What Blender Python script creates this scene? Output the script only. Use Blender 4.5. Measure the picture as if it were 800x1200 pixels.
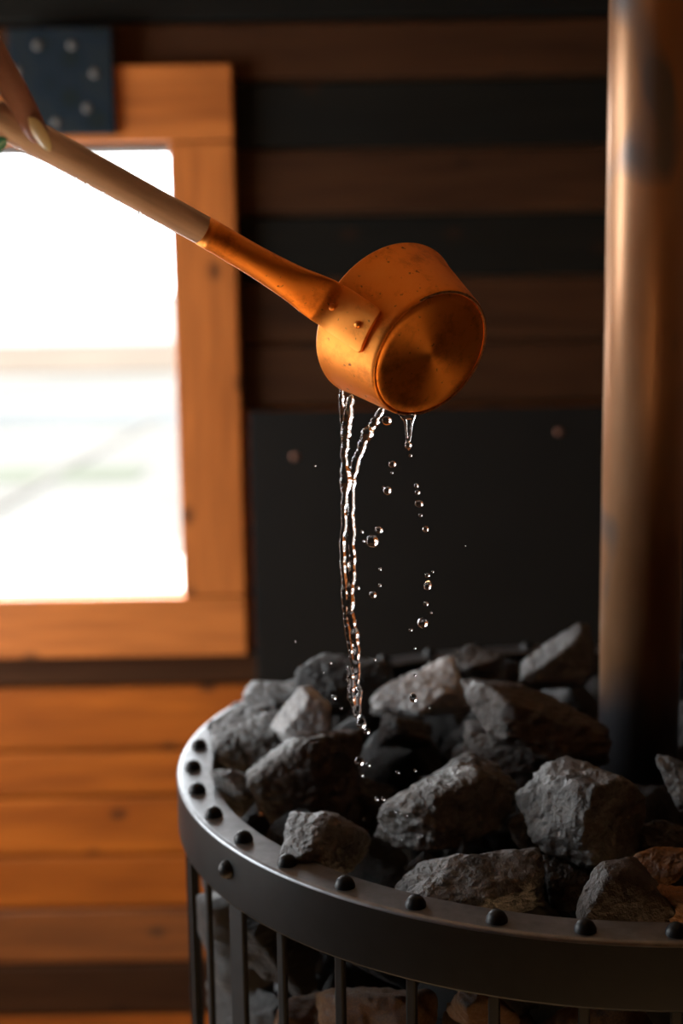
import bpy, bmesh, math, random
import numpy as np
from mathutils import Vector, Matrix, noise

for o in list(bpy.data.objects):
    bpy.data.objects.remove(o)
scene = bpy.context.scene
COL = scene.collection

# ------------------------------------------------------------------ camera
CAM_H = 1.276
cam_data = bpy.data.cameras.new('camera')
cam_data.sensor_fit = 'VERTICAL'
cam_data.sensor_height = 36.0
cam_data.lens = 50.0
cam_data.clip_start = 0.02
cam_data.clip_end = 500
cam_data.dof.use_dof = True
cam_data.dof.focus_distance = 0.86
cam_data.dof.aperture_fstop = 4.0
cam = bpy.data.objects.new('camera', cam_data)
COL.objects.link(cam)
cam.matrix_world = (Matrix.Translation((0, 0, CAM_H)) @ Matrix.Rotation(math.radians(90 - 9.3), 4, 'X')
                    @ Matrix.Rotation(-0.0158, 4, 'Z'))
scene.camera = cam

# ------------------------------------------------------------------ daylight (overcast sky) and exposure
SKY = 14.0
world = bpy.data.worlds.new('overcast_sky')
scene.world = world
world.use_nodes = True
bg = world.node_tree.nodes['Background']
bg.inputs['Color'].default_value = (0.93, 0.97, 1.0, 1)
bg.inputs['Strength'].default_value = SKY
scene.view_settings.view_transform = 'Standard'
scene.view_settings.look = 'None'
scene.view_settings.gamma = 1.0
scene.view_settings.use_curve_mapping = False
scene.view_settings.exposure = 0.0


sun_data = bpy.data.lights.new('sun', 'SUN')
sun_data.energy = 40.0
sun_data.angle = math.radians(2.0)
sun_data.color = (1.0, 0.93, 0.82)
sun = bpy.data.objects.new('sun', sun_data); COL.objects.link(sun)
sun.rotation_euler = Vector((0.62, -0.58, -0.50)).to_track_quat('-Z', 'Y').to_euler()


def portal(name, loc, rot, sx, sy):
    d = bpy.data.lights.new(name, 'AREA')
    d.shape = 'RECTANGLE'; d.size = sx; d.size_y = sy
    d.cycles.is_portal = True
    o = bpy.data.objects.new(name, d); COL.objects.link(o)
    o.location = loc; o.rotation_euler = rot
    return o

# window openings of the room (x or y range, z range)
W1 = (-0.86, -0.238, 0.8145, 1.482)     # back wall, seen in the photo
W2 = (0.95, 1.90, 0.55, 1.52)           # left wall, out of the picture
BACK_Y, LEFT_X, RIGHT_X, FRONT_Y, CEIL_Z = 2.10, -1.15, 0.95, -0.9, 2.05
portal('window_portal', ((W1[0] + W1[1]) / 2, BACK_Y + 0.27, (W1[2] + W1[3]) / 2), (math.radians(-90), 0, 0), W1[1] - W1[0], W1[3] - W1[2])
portal('side_window_portal', (LEFT_X - 0.17, (W2[0] + W2[1]) / 2, (W2[2] + W2[3]) / 2), (0, math.radians(-90), 0), W2[3] - W2[2], W2[1] - W2[0])

# ------------------------------------------------------------------ helpers
def tag(o, label, category=None, group=None, kind=None):
    if label: o['label'] = label
    if category: o['category'] = category
    if group: o['group'] = group
    if kind: o['kind'] = kind
    return o

def link(name, me, mat=None, parent=None, smooth=False, loc=None):
    o = bpy.data.objects.new(name, me)
    COL.objects.link(o)
    if mat and not me.materials: me.materials.append(mat)
    if smooth:
        me.polygons.foreach_set('use_smooth', [True] * len(me.polygons))
    if parent: o.parent = parent
    if loc is not None: o.location = loc
    return o

def empty(name, loc=(0, 0, 0)):
    o = bpy.data.objects.new(name, None); COL.objects.link(o); o.location = loc
    o.empty_display_size = 0.05
    return o

def mesh_from(verts, faces, name='mesh'):
    me = bpy.data.meshes.new(name)
    me.from_pydata([tuple(v) for v in verts], [], [tuple(f) for f in faces])
    me.update()
    return me

def box_mesh(lo, hi, bevel=0.0, seg=1):
    bm = bmesh.new()
    bmesh.ops.create_cube(bm, size=1)
    lo, hi = Vector(lo), Vector(hi)
    for v in bm.verts:
        v.co = Vector(((lo.x + hi.x) / 2 + v.co.x * (hi.x - lo.x), (lo.y + hi.y) / 2 + v.co.y * (hi.y - lo.y),
                       (lo.z + hi.z) / 2 + v.co.z * (hi.z - lo.z)))
    if bevel:
        bmesh.ops.bevel(bm, geom=list(bm.edges), offset=bevel, segments=seg, affect='EDGES', profile=0.5)
    me = bpy.data.meshes.new('box'); bm.to_mesh(me); bm.free()
    return me

def box(name, lo, hi, mat, parent=None, bevel=0.0, seg=1):
    """box whose origin lies at its centre"""
    lo, hi = Vector(lo), Vector(hi); c = (lo + hi) / 2
    return link(name, box_mesh(lo - c, hi - c, bevel, seg), mat, parent, False, c)

def lathe_mesh(profile, seg=64, closed=False):
    """profile: list of (radius, z), turned about local z"""
    vs, fs = [], []
    n = len(profile)
    for i in range(seg):
        a = 2 * math.pi * i / seg
        for r, z in profile: vs.append((r * math.cos(a), r * math.sin(a), z))
    for i in range(seg):
        j = (i + 1) % seg
        for k in range(n if closed else n - 1):
            l = (k + 1) % n
            fs.append((i * n + k, j * n + k, j * n + l, i * n + l))
    me = mesh_from(vs, fs)
    bm = bmesh.new(); bm.from_mesh(me)
    bmesh.ops.remove_doubles(bm, verts=bm.verts, dist=1e-6)
    bmesh.ops.dissolve_degenerate(bm, dist=1e-7, edges=bm.edges)
    bmesh.ops.recalc_face_normals(bm, faces=bm.faces)
    bm.to_mesh(me); bm.free()
    return me

def catmull(pts, n):
    """n samples per span through pts (tuples of any length)"""
    P = [np.array(p, float) for p in pts]
    P = [2 * P[0] - P[1]] + P + [2 * P[-1] - P[-2]]
    out = []
    for i in range(1, len(P) - 2):
        p0, p1, p2, p3 = P[i - 1:i + 3]
        for k in range(n):
            t = k / n
            out.append(0.5 * ((2 * p1) + (-p0 + p2) * t + (2 * p0 - 5 * p1 + 4 * p2 - p3) * t * t + (-p0 + 3 * p1 - 3 * p2 + p3) * t ** 3))
    out.append(P[-2])
    return out

def tube_data(path, radii, seg=12, up=(0, 1, 0)):
    """closed tube along path; returns verts, faces"""
    vs, fs = [], []
    path = [Vector(p) for p in path]
    prev = Vector(up)
    for i, p in enumerate(path):
        d = (path[min(i + 1, len(path) - 1)] - path[max(i - 1, 0)]).normalized()
        u = (prev - d * prev.dot(d)).normalized(); w = d.cross(u); prev = u
        r = radii[i] if hasattr(radii, '__len__') else radii
        for k in range(seg):
            a = 2 * math.pi * k / seg
            vs.append(p + (u * math.cos(a) + w * math.sin(a)) * r)
    n = len(path)
    for i in range(n - 1):
        for k in range(seg):
            l = (k + 1) % seg
            fs.append((i * seg + k, i * seg + l, (i + 1) * seg + l, (i + 1) * seg + k))
    fs.append(tuple(range(seg))[::-1]); fs.append(tuple((n - 1) * seg + k for k in range(seg)))
    return vs, fs

def frame(origin, z, x=None):
    z = Vector(z).normalized()
    x = Vector(x) if x is not None else (Vector((1, 0, 0)) if abs(z.x) < 0.8 else Vector((0, 1, 0)))
    x = (x - z * x.dot(z)).normalized(); y = z.cross(x)
    m = Matrix((x, y, z)).transposed().to_4x4(); m.translation = Vector(origin)
    return m

# ------------------------------------------------------------------ materials
def newmat(name):
    m = bpy.data.materials.new(name); m.use_nodes = True
    nt = m.node_tree
    return m, nt, nt.nodes['Principled BSDF']

def N(nt, kind, **kw):
    n = nt.nodes.new(kind)
    for k, v in kw.items():
        if k in n.inputs: n.inputs[k].default_value = v
        else: setattr(n, k, v)
    return n

def ramp(nt, stops, interp='LINEAR'):
    r = nt.nodes.new('ShaderNodeValToRGB'); r.color_ramp.interpolation = interp
    e = r.color_ramp.elements
    while len(e) < len(stops): e.new(0.5)
    for el, (p, c) in zip(e, stops):
        el.position = p; el.color = (*c, 1) if len(c) == 3 else c
    return r

def mixc(nt, fac, a, b, blend='MIX'):
    m = nt.nodes.new('ShaderNodeMix'); m.data_type = 'RGBA'; m.blend_type = blend
    L = nt.links.new
    for s, v in ((m.inputs[0], fac), (m.inputs[6], a), (m.inputs[7], b)):
        if hasattr(v, 'links'): L(v, s)
        else: s.default_value = v if isinstance(v, float) else (*v, 1)
    return m.outputs[2]

def coords(nt, scale, random_offset=True):
    L = nt.links.new
    tc = N(nt, 'ShaderNodeTexCoord')
    mp = N(nt, 'ShaderNodeMapping'); mp.inputs['Scale'].default_value = scale
    L(tc.outputs['Object'], mp.inputs['Vector'])
    if random_offset:
        oi = N(nt, 'ShaderNodeObjectInfo')
        mul = N(nt, 'ShaderNodeMath', operation='MULTIPLY'); mul.inputs[1].default_value = 37.0
        L(oi.outputs['Random'], mul.inputs[0]); L(mul.outputs[0], mp.inputs['Location'])
    return mp.outputs['Vector']

def wood(name, light, dark, knot=(0.02, 0.008, 0.003), axis='X', rough=0.5, knots=True, grain=1.0):
    m, nt, b = newmat(name); L = nt.links.new
    sc = {'X': (1.3, 14, 14), 'Y': (14, 1.3, 14), 'Z': (14, 14, 1.3)}[axis]
    v = coords(nt, tuple(s * grain for s in sc))
    n1 = N(nt, 'ShaderNodeTexNoise', Scale=1.0, Detail=6.0, Roughness=0.6, Distortion=0.6); L(v, n1.inputs['Vector'])
    r1 = ramp(nt, [(0.3, dark), (0.72, light)]); L(n1.outputs['Fac'], r1.inputs['Fac'])
    v2 = coords(nt, tuple(s * grain * 5 for s in sc))
    n2 = N(nt, 'ShaderNodeTexNoise', Scale=1.0, Detail=3.0); L(v2, n2.inputs['Vector'])
    r2 = ramp(nt, [(0.35, (0.6, 0.55, 0.5)), (0.65, (1.1, 1.1, 1.1))]); L(n2.outputs['Fac'], r2.inputs['Fac'])
    c = mixc(nt, 0.6, r1.outputs['Color'], r2.outputs['Color'], 'MULTIPLY')
    if knots:
        ks = {'X': (6.0, 0.01, 9.5), 'Y': (0.01, 6.0, 9.5), 'Z': (9.5, 0.01, 6.0)}[axis]
        v3 = coords(nt, ks)
        sp_ = N(nt, 'ShaderNodeSeparateXYZ'); L(v3, sp_.inputs[0]); cb_ = N(nt, 'ShaderNodeCombineXYZ')
        L(sp_.outputs['Y' if axis == 'Y' else 'X'], cb_.inputs[0]); L(sp_.outputs['Z'], cb_.inputs[1])
        vo = N(nt, 'ShaderNodeTexVoronoi', Scale=1.0, voronoi_dimensions='2D'); L(cb_.outputs[0], vo.inputs['Vector'])
        r3 = ramp(nt, [(0.02, (1, 1, 1)), (0.12, (0, 0, 0))]); L(vo.outputs['Distance'], r3.inputs['Fac'])
        rc = ramp(nt, [(0.50, (0, 0, 0)), (0.60, (0.85, 0.85, 0.85))]); L(vo.outputs['Color'], rc.inputs['Fac'])
        km = N(nt, 'ShaderNodeMath', operation='MULTIPLY'); L(r3.outputs['Color'], km.inputs[0]); L(rc.outputs['Color'], km.inputs[1])
        c = mixc(nt, km.outputs[0], c, knot)
    L(c, b.inputs['Base Color'])
    b.inputs['Roughness'].default_value = rough
    bp = N(nt, 'ShaderNodeBump', Strength=0.15, Distance=0.002); L(n2.outputs['Fac'], bp.inputs['Height']); L(bp.outputs[0], b.inputs['Normal'])
    return m

M = {}
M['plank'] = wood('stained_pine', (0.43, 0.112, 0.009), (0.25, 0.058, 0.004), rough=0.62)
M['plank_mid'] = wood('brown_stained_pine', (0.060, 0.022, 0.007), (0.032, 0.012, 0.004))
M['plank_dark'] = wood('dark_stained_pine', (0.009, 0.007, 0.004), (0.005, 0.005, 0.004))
M['plank'].node_tree.nodes['Principled BSDF'].inputs['Specular IOR Level'].default_value = 0.2
for k_ in ('plank_mid', 'plank_dark'):
    M[k_].node_tree.nodes['Principled BSDF'].inputs['Specular IOR Level'].default_value = 0.12
    M[k_].node_tree.nodes['Principled BSDF'].inputs['Roughness'].default_value = 0.7
M['plank_low'] = wood('mid_brown_pine', (0.24, 0.068, 0.009), (0.13, 0.036, 0.005))
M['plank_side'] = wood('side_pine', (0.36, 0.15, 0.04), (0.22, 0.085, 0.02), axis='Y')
M['floor_board'] = wood('pale_floor_pine', (0.62, 0.42, 0.24), (0.46, 0.28, 0.14), axis='Y')
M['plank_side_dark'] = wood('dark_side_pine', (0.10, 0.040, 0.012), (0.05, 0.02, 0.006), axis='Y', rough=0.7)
M['pale_board'] = wood('end_wall_pine', (0.16, 0.07, 0.025), (0.09, 0.036, 0.012))
M['casing'] = wood('varnished_casing', (0.56, 0.175, 0.035), (0.40, 0.115, 0.02), rough=0.4)
M['casing_v'] = wood('varnished_casing_upright', (0.56, 0.175, 0.035), (0.40, 0.115, 0.02), axis='Z', rough=0.4)
M['handle'] = wood('wet_birch', (0.82, 0.62, 0.50), (0.62, 0.43, 0.33), axis='Z', rough=0.28, knots=False, grain=2.2)

def simple(name, col, rough=0.5, metal=0.0, noise_amt=0.0, nscale=20.0, bump=0.0):
    m, nt, b = newmat(name); L = nt.links.new
    b.inputs['Base Color'].default_value = (*col, 1); b.inputs['Roughness'].default_value = rough; b.inputs['Metallic'].default_value = metal
    if noise_amt or bump:
        v = coords(nt, (1, 1, 1), False)
        n = N(nt, 'ShaderNodeTexNoise', Scale=nscale, Detail=6.0, Roughness=0.6); L(v, n.inputs['Vector'])
        lo = tuple(c * (1 - noise_amt) for c in col); hi = tuple(min(1, c * (1 + noise_amt)) for c in col)
        r = ramp(nt, [(0.3, lo), (0.7, hi)]); L(n.outputs['Fac'], r.inputs['Fac']); L(r.outputs['Color'], b.inputs['Base Color'])
        if bump:
            bp = N(nt, 'ShaderNodeBump', Strength=bump, Distance=0.002); L(n.outputs['Fac'], bp.inputs['Height']); L(bp.outputs[0], b.inputs['Normal'])
    return m

M['steel'] = simple('black_painted_steel', (0.007, 0.008, 0.0083), 0.42, 0.0, 0.25, 60.0, 0.05)
M['steel'].node_tree.nodes['Principled BSDF'].inputs['IOR'].default_value = 1.36
M['steel'].node_tree.nodes['Principled BSDF'].inputs['Specular IOR Level'].default_value = 0.3
M['bar'] = simple('dark_bar_steel', (0.009, 0.0095, 0.0095), 0.5, 0.0, 0.3, 60.0)
M['bar'].node_tree.nodes['Principled BSDF'].inputs['Specular IOR Level'].default_value = 0.2
M['shield'] = simple('dark_heat_shield', (0.008, 0.0068, 0.0055), 0.65, 0.0, 0.15, 5.0)
M['shield'].node_tree.nodes['Principled BSDF'].inputs['Specular IOR Level'].default_value = 0.15
M['screw'] = simple('screw_metal', (0.25, 0.12, 0.08), 0.4, 0.8)
M['shell'] = simple('outer_wall', (0.2, 0.1, 0.05), 0.8)
M['white_sill'] = simple('pale_sill', (0.75, 0.75, 0.72), 0.5)
M['rubber'] = simple('dark_floor', (0.05, 0.035, 0.025), 0.6, 0, 0.3, 6.0)

def copper(name, aniso=False):
    m, nt, b = newmat(name); L = nt.links.new
    v = coords(nt, (1, 1, 1), False)
    n = N(nt, 'ShaderNodeTexNoise', Scale=45.0, Detail=8.0, Roughness=0.7); L(v, n.inputs['Vector'])
    r = ramp(nt, [(0.30, (0.52, 0.15, 0.024)), (0.5, (0.93, 0.32, 0.052)), (0.8, (0.95, 0.36, 0.07))]); L(n.outputs['Fac'], r.inputs['Fac'])
    n2 = N(nt, 'ShaderNodeTexNoise', Scale=220.0, Detail=4.0); L(v, n2.inputs['Vector'])
    r2 = ramp(nt, [(0.66, (0, 0, 0)), (0.74, (1, 1, 1))]); L(n2.outputs['Fac'], r2.inputs['Fac'])
    c = mixc(nt, r2.outputs['Color'], r.outputs['Color'], (0.16, 0.07, 0.03))
    L(c, b.inputs['Base Color'])
    b.inputs['Metallic'].default_value = 1.0
    b.inputs['Roughness'].default_value = 0.48
    if aniso:
        b.inputs['Roughness'].default_value = 0.42
        b.inputs['Anisotropic'].default_value = 0.72; b.inputs['Anisotropic Rotation'].default_value = 0.415
        t = N(nt, 'ShaderNodeTangent', direction_type='RADIAL', axis='Z'); L(t.outputs[0], b.inputs['Tangent'])
    return m
M['copper'] = copper('copper')
M['copper_base'] = copper('turned_copper', True)
M['seam'] = simple('soldered_seam', (0.22, 0.10, 0.045), 0.55, 0.8, 0.6, 400.0, 0.6)

def pipe_mat():
    m, nt, b = newmat('heat_stained_pipe'); L = nt.links.new
    v = coords(nt, (1, 1, 0.45), False)
    n = N(nt, 'ShaderNodeTexNoise', Scale=16.0, Detail=3.0, Roughness=0.5); L(v, n.inputs['Vector'])
    r = ramp(nt, [(0.3, (0.36, 0.17, 0.075)), (0.6, (0.50, 0.27, 0.14))]); L(n.outputs['Fac'], r.inputs['Fac'])
    v2 = coords(nt, (1, 1, 0.5), False)
    n2 = N(nt, 'ShaderNodeTexNoise', Scale=19.0, Detail=1.0, Distortion=0.0); L(v2, n2.inputs['Vector'])
    r2 = ramp(nt, [(0.60, (0, 0, 0)), (0.68, (1, 1, 1))]); L(n2.outputs['Fac'], r2.inputs['Fac'])
    c = mixc(nt, r2.outputs['Color'], r.outputs['Color'], (0.20, 0.165, 0.15))
    tc = N(nt, 'ShaderNodeTexCoord'); sp = N(nt, 'ShaderNodeSeparateXYZ'); L(tc.outputs['Object'], sp.inputs[0])
    ad = N(nt, 'ShaderNodeMath', operation='MULTIPLY_ADD'); L(n.outputs['Fac'], ad.inputs[0]); ad.inputs[1].default_value = 0.10; L(sp.outputs['Z'], ad.inputs[2])
    r3 = ramp(nt, [(0.115, (1, 1, 1)), (0.16, (0, 0, 0))]); L(ad.outputs[0], r3.inputs['Fac'])
    c = mixc(nt, r3.outputs['Color'], c, (0.13, 0.13, 0.145))       # blued, sooty foot of the pipe
    L(c, b.inputs['Base Color']); b.inputs['Metallic'].default_value = 0.55; b.inputs['Roughness'].default_value = 0.38
    return m
M['pipe'] = pipe_mat()

def stone_mat(name, lo, hi, rough=0.42, wet=False):
    m, nt, b = newmat(name); L = nt.links.new
    v = coords(nt, (1, 1, 1))
    n = N(nt, 'ShaderNodeTexNoise', Scale=34.0, Detail=9.0, Roughness=0.68); L(v, n.inputs['Vector'])
    r = ramp(nt, [(0.32, lo), (0.68, hi)]); L(n.outputs['Fac'], r.inputs['Fac'])
    n2 = N(nt, 'ShaderNodeTexNoise', Scale=420.0, Detail=3.0, Roughness=0.7); L(v, n2.inputs['Vector'])
    r2 = ramp(nt, [(0.35, (0.55, 0.55, 0.55)), (0.7, (1.25, 1.25, 1.25))]); L(n2.outputs['Fac'], r2.inputs['Fac'])
    c = mixc(nt, 0.7, r.outputs['Color'], r2.outputs['Color'], 'MULTIPLY')
    L(c, b.inputs['Base Color'])
    if wet:
        n3 = N(nt, 'ShaderNodeTexNoise', Scale=30.0, Detail=2.0); L(v, n3.inputs['Vector'])
        r3 = ramp(nt, [(0.45, (0.12,) * 3), (0.58, (rough,) * 3)]); L(n3.outputs['Fac'], r3.inputs['Fac']); L(r3.outputs['Color'], b.inputs['Roughness'])
    else: b.inputs['Roughness'].default_value = rough
    vo = N(nt, 'ShaderNodeTexVoronoi', Scale=130.0); L(v, vo.inputs['Vector'])
    sm = N(nt, 'ShaderNodeMath', operation='ADD'); L(n2.outputs['Fac'], sm.inputs[0]); L(vo.outputs['Distance'], sm.inputs[1])
    bp = N(nt, 'ShaderNodeBump', Strength=0.9, Distance=0.0022); L(sm.outputs[0], bp.inputs['Height']); L(bp.outputs[0], b.inputs['Normal'])
    return m
M['stone_grey'] = stone_mat('grey_stone', (0.011, 0.0108, 0.0105), (0.15, 0.145, 0.14))
M['stone_lit'] = stone_mat('lit_grey_stone', (0.24, 0.24, 0.24), (0.66, 0.66, 0.66), 0.5)  # grey lifted in the colour for stones that catch the window light
M['stone_brown'] = stone_mat('brown_stone', (0.013, 0.009, 0.0065), (0.06, 0.042, 0.031))
M['stone_rust'] = stone_mat('rusty_stone', (0.08, 0.032, 0.010), (0.34, 0.16, 0.05))
M['stone_dark'] = stone_mat('dark_stone', (0.004, 0.004, 0.004), (0.016, 0.0155, 0.015), 0.5)
M['stone_wet'] = stone_mat('wet_stone', (0.010, 0.0094, 0.009), (0.14, 0.13, 0.12), 0.5, True)

def water_mat():
    m, nt, b = newmat('water')
    b.inputs['Base Color'].default_value = (1, 1, 1, 1); b.inputs['Roughness'].default_value = 0.0
    b.inputs['IOR'].default_value = 1.333; b.inputs['Transmission Weight'].default_value = 1.0
    return m
M['water'] = water_mat()

def pane_mat():
    m = bpy.data.materials.new('window_glass'); m.use_nodes = True; nt = m.node_tree
    nt.nodes.clear(); L = nt.links.new
    out = N(nt, 'ShaderNodeOutputMaterial'); mx = N(nt, 'ShaderNodeMixShader')
    tr = N(nt, 'ShaderNodeBsdfTransparent'); gl = N(nt, 'ShaderNodeBsdfGlossy', Roughness=0.02); lw = N(nt, 'ShaderNodeLayerWeight', Blend=0.5)
    pw = N(nt, 'ShaderNodeMath', operation='POWER'); L(lw.outputs['Facing'], pw.inputs[0]); pw.inputs[1].default_value = 5.0
    fr = N(nt, 'ShaderNodeMath', operation='MULTIPLY_ADD'); L(pw.outputs[0], fr.inputs[0]); fr.inputs[1].default_value = 0.9; fr.inputs[2].default_value = 0.04
    L(fr.outputs[0], mx.inputs[0]); L(tr.outputs[0], mx.inputs[1]); L(gl.outputs[0], mx.inputs[2]); L(mx.outputs[0], out.inputs[0])
    return m
M['glass'] = pane_mat()

# ------------------------------------------------------------------ the room
rnd = random.Random(7)
def segments(lo, hi, a, b):
    """pieces of lo..hi left over when a..b is cut out"""
    return [(p, q) for p, q in ((lo, min(hi, a)), (max(lo, b), hi)) if q - p > 0.005]

ZB = [0.0, 0.038, 0.129, 0.216, 0.309, 0.396, 0.491, 0.566, 0.668, 0.722, 0.8125, 0.905, 0.9975, 1.09, 1.184, 1.2765, 1.368, 1.461, 1.556, 1.638, 1.73, 1.82, 1.91, 2.0, CEIL_Z]
TONE = {0.129: 'plank_mid', 0.216: 'plank_low', 0.668: 'plank_mid', 1.09: 'plank_mid', 1.184: 'plank_mid', 1.2765: 'plank_dark', 1.368: 'plank_mid', 1.461: 'plank_dark', 1.556: 'plank_mid', 1.638: 'plank_dark', 1.73: 'plank_mid'}  # rows under the casing and near the floor are set darker brown

def opening_wall(name, along, lo, hi, plane, thick, win, label):
    """log shell of a wall with a window opening; along = 'x' or 'y'"""
    root = tag(empty(name, (0, 0, 0)), label, kind='structure')
    a, b, z0, z1 = win
    for i, (p, q, r, s) in enumerate(((lo, a, 0, CEIL_Z), (b, hi, 0, CEIL_Z), (a, b, 0, z0), (a, b, z1, CEIL_Z))):
        if along == 'x': box('log_core', (p, plane, r), (q, plane + thick, s), M['shell'], root)
        else: box('log_core', (plane - thick, p, r), (plane, q, s), M['shell'], root)
    return root

wall_back = opening_wall('wall_back', 'x', LEFT_X - 0.2, RIGHT_X + 0.2, BACK_Y + 0.022, 0.23, W1, 'log wall of horizontal stained boards around the window')
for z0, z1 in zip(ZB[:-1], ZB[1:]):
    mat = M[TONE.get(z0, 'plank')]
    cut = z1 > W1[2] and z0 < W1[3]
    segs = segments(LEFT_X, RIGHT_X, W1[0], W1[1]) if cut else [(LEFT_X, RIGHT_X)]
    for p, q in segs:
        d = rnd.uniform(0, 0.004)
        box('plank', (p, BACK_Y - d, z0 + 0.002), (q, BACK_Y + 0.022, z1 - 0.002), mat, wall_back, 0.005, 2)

wall_left = opening_wall('wall_left', 'y', FRONT_Y, BACK_Y + 0.02, LEFT_X - 0.022, 0.12, W2, 'side wall of horizontal pine boards with its own window')
wall_right = tag(empty('wall_right'), 'side wall of horizontal pine boards behind the stove pipe', kind='structure')
wall_front = tag(empty('wall_front'), 'end wall of horizontal pine boards facing the window wall', kind='structure')
box('log_core', (RIGHT_X + 0.022, FRONT_Y, 0), (RIGHT_X + 0.15, BACK_Y + 0.02, CEIL_Z), M['shell'], wall_right)
box('log_core', (LEFT_X - 0.15, FRONT_Y - 0.15, 0), (RIGHT_X + 0.15, FRONT_Y - 0.022, CEIL_Z), M['shell'], wall_front)
for z0, z1 in zip(ZB[:-1], ZB[1:]):
    cut = z1 > W2[2] and z0 < W2[3]
    for p, q in (segments(FRONT_Y, BACK_Y - 0.006, W2[0], W2[1]) if cut else [(FRONT_Y, BACK_Y - 0.006)]):
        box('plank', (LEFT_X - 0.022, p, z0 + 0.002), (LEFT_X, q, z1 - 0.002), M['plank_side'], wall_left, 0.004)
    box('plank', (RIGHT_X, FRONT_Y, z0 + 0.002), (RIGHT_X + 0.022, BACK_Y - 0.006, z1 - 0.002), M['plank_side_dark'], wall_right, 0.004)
    box('plank', (LEFT_X, FRONT_Y - 0.022, z0 + 0.002), (RIGHT_X, FRONT_Y, z1 - 0.002), M['pale_board'], wall_front, 0.004)
floor = tag(box('floor', (LEFT_X - 0.15, FRONT_Y - 0.15, -0.08), (RIGHT_X + 0.15, BACK_Y + 0.25, -0.02), M['rubber']), 'pale pine board floor of the sauna room', kind='structure')
for i in range(20):
    x0 = LEFT_X - 0.15 + i * 0.12
    q = box('floor_board', (x0 + 0.002, FRONT_Y - 0.02, -0.02), (x0 + 0.118, BACK_Y + 0.02, 0.0), M['floor_board'], None, 0.003)
    q.parent = floor; q.location = Vector(q.location) - Vector(floor.location)
ceiling = tag(box('ceiling', (LEFT_X - 0.15, FRONT_Y - 0.15, CEIL_Z), (RIGHT_X + 0.15, BACK_Y + 0.25, CEIL_Z + 0.06), M['floor_board']), 'pale board ceiling of the sauna room', kind='structure')

# window in the back wall: casing boards, deep reveal, sash and pane
win = tag(empty('window_1', ((W1[0] + W1[1]) / 2, BACK_Y, W1[2])), 'bright window with a wide orange varnished wood casing', kind='structure')
def wpart(name, lo, hi, mat, bevel=0.003, parent=None, root=None):
    o = box(name, lo, hi, mat, None, bevel, 2); p = parent or root or win
    o.parent = p; o.location = Vector(o.location) - Vector(p.location)
    return o
a, b, z0, z1 = W1
CW, CY0 = 0.0935, BACK_Y - 0.028
wpart('casing_board', (b, CY0, z0 - 0.001), (b + CW, BACK_Y - 0.0005, z1 - 0.012), M['casing_v'])
wpart('casing_board', (a - CW, CY0, z0 - 0.001), (a, BACK_Y - 0.0005, z1 - 0.012), M['casing_v'])
wpart('casing_board', (a - CW, CY0, z1 - 0.010), (b + CW, BACK_Y - 0.0005, z1 + 0.095), M['casing'])
wpart('casing_board', (a - CW, CY0, z0 - 0.0935), (b + CW, BACK_Y - 0.0005, z0 - 0.003), M['casing'])
wpart('reveal_board', (b, BACK_Y, z0), (b + 0.004, BACK_Y + 0.25, z1), M['casing_v'], 0)
wpart('reveal_board', (a - 0.004, BACK_Y, z0), (a, BACK_Y + 0.25, z1), M['casing_v'], 0)
wpart('reveal_board', (a, BACK_Y, z1), (b, BACK_Y + 0.25, z1 + 0.004), M['casing'], 0)
wpart('sill', (a, BACK_Y, z0 - 0.003), (b, BACK_Y + 0.27, z0 + 0.001), M['white_sill'], 0)
PY = BACK_Y + 0.225
for lo, hi in (((a, PY - 0.012, z0), (a + 0.03, PY + 0.012, z1)), ((b - 0.004, PY - 0.012, z0), (b, PY + 0.012, z1)),
               ((a + 0.03, PY - 0.012, z0), (b - 0.004, PY + 0.012, z0 + 0.006)), ((a + 0.03, PY - 0.012, z1 - 0.006), (b - 0.004, PY + 0.012, z1))):
    wpart('sash_bar', lo, hi, M['white_sill'], 0)
wpart('pane', (a + 0.03, PY - 0.002, z0 + 0.006), (b - 0.004, PY + 0.002, z1 - 0.006), M['glass'], 0)

# window in the left wall, out of the picture
win2 = tag(empty('window_2', (LEFT_X, (W2[0] + W2[1]) / 2, W2[2])), 'side window with plain pine casing boards', kind='structure')
a2, b2, y0, y1 = W2
for lo, hi in (((LEFT_X, a2 - 0.09, y0), (LEFT_X + 0.025, a2, y1)), ((LEFT_X, b2, y0), (LEFT_X + 0.025, b2 + 0.09, y1)),
               ((LEFT_X, a2 - 0.09, y1), (LEFT_X + 0.025, b2 + 0.09, y1 + 0.09)), ((LEFT_X, a2 - 0.09, y0 - 0.09), (LEFT_X + 0.025, b2 + 0.09, y0))):
    wpart('casing_board', lo, hi, M['plank_side'], 0.003, root=win2)
wpart('pane', (LEFT_X - 0.10, a2, y0), (LEFT_X - 0.096, b2, y1), M['glass'], 0, root=win2)

# dark plaque hung over the window's upper board
plq = tag(empty('wall_plaque', (-0.382, BACK_Y - 0.028, 1.482)), 'dark blue square plaque with a ring of pale dots over the window', 'plaque')
def plaque_mat():
    m, nt, b_ = newmat('plaque_print'); L = nt.links.new
    v = coords(nt, (1, 1, 1), False)
    n = N(nt, 'ShaderNodeTexVoronoi', Scale=22.0); L(v, n.inputs['Vector'])
    r = ramp(nt, [(0.15, (0.003, 0.008, 0.008)), (0.45, (0.003, 0.010, 0.018)), (0.7, (0.007, 0.013, 0.017))]); L(n.outputs['Distance'], r.inputs['Fac'])
    L(r.outputs['Color'], b_.inputs['Base Color']); b_.inputs['Roughness'].default_value = 0.6; b_.inputs['Specular IOR Level'].default_value = 0.2
    return m
link('board', box_mesh((-0.073, -0.012, 0.0), (0.073, 0.0, 0.146), 0.003, 2), plaque_mat(), plq)
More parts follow.
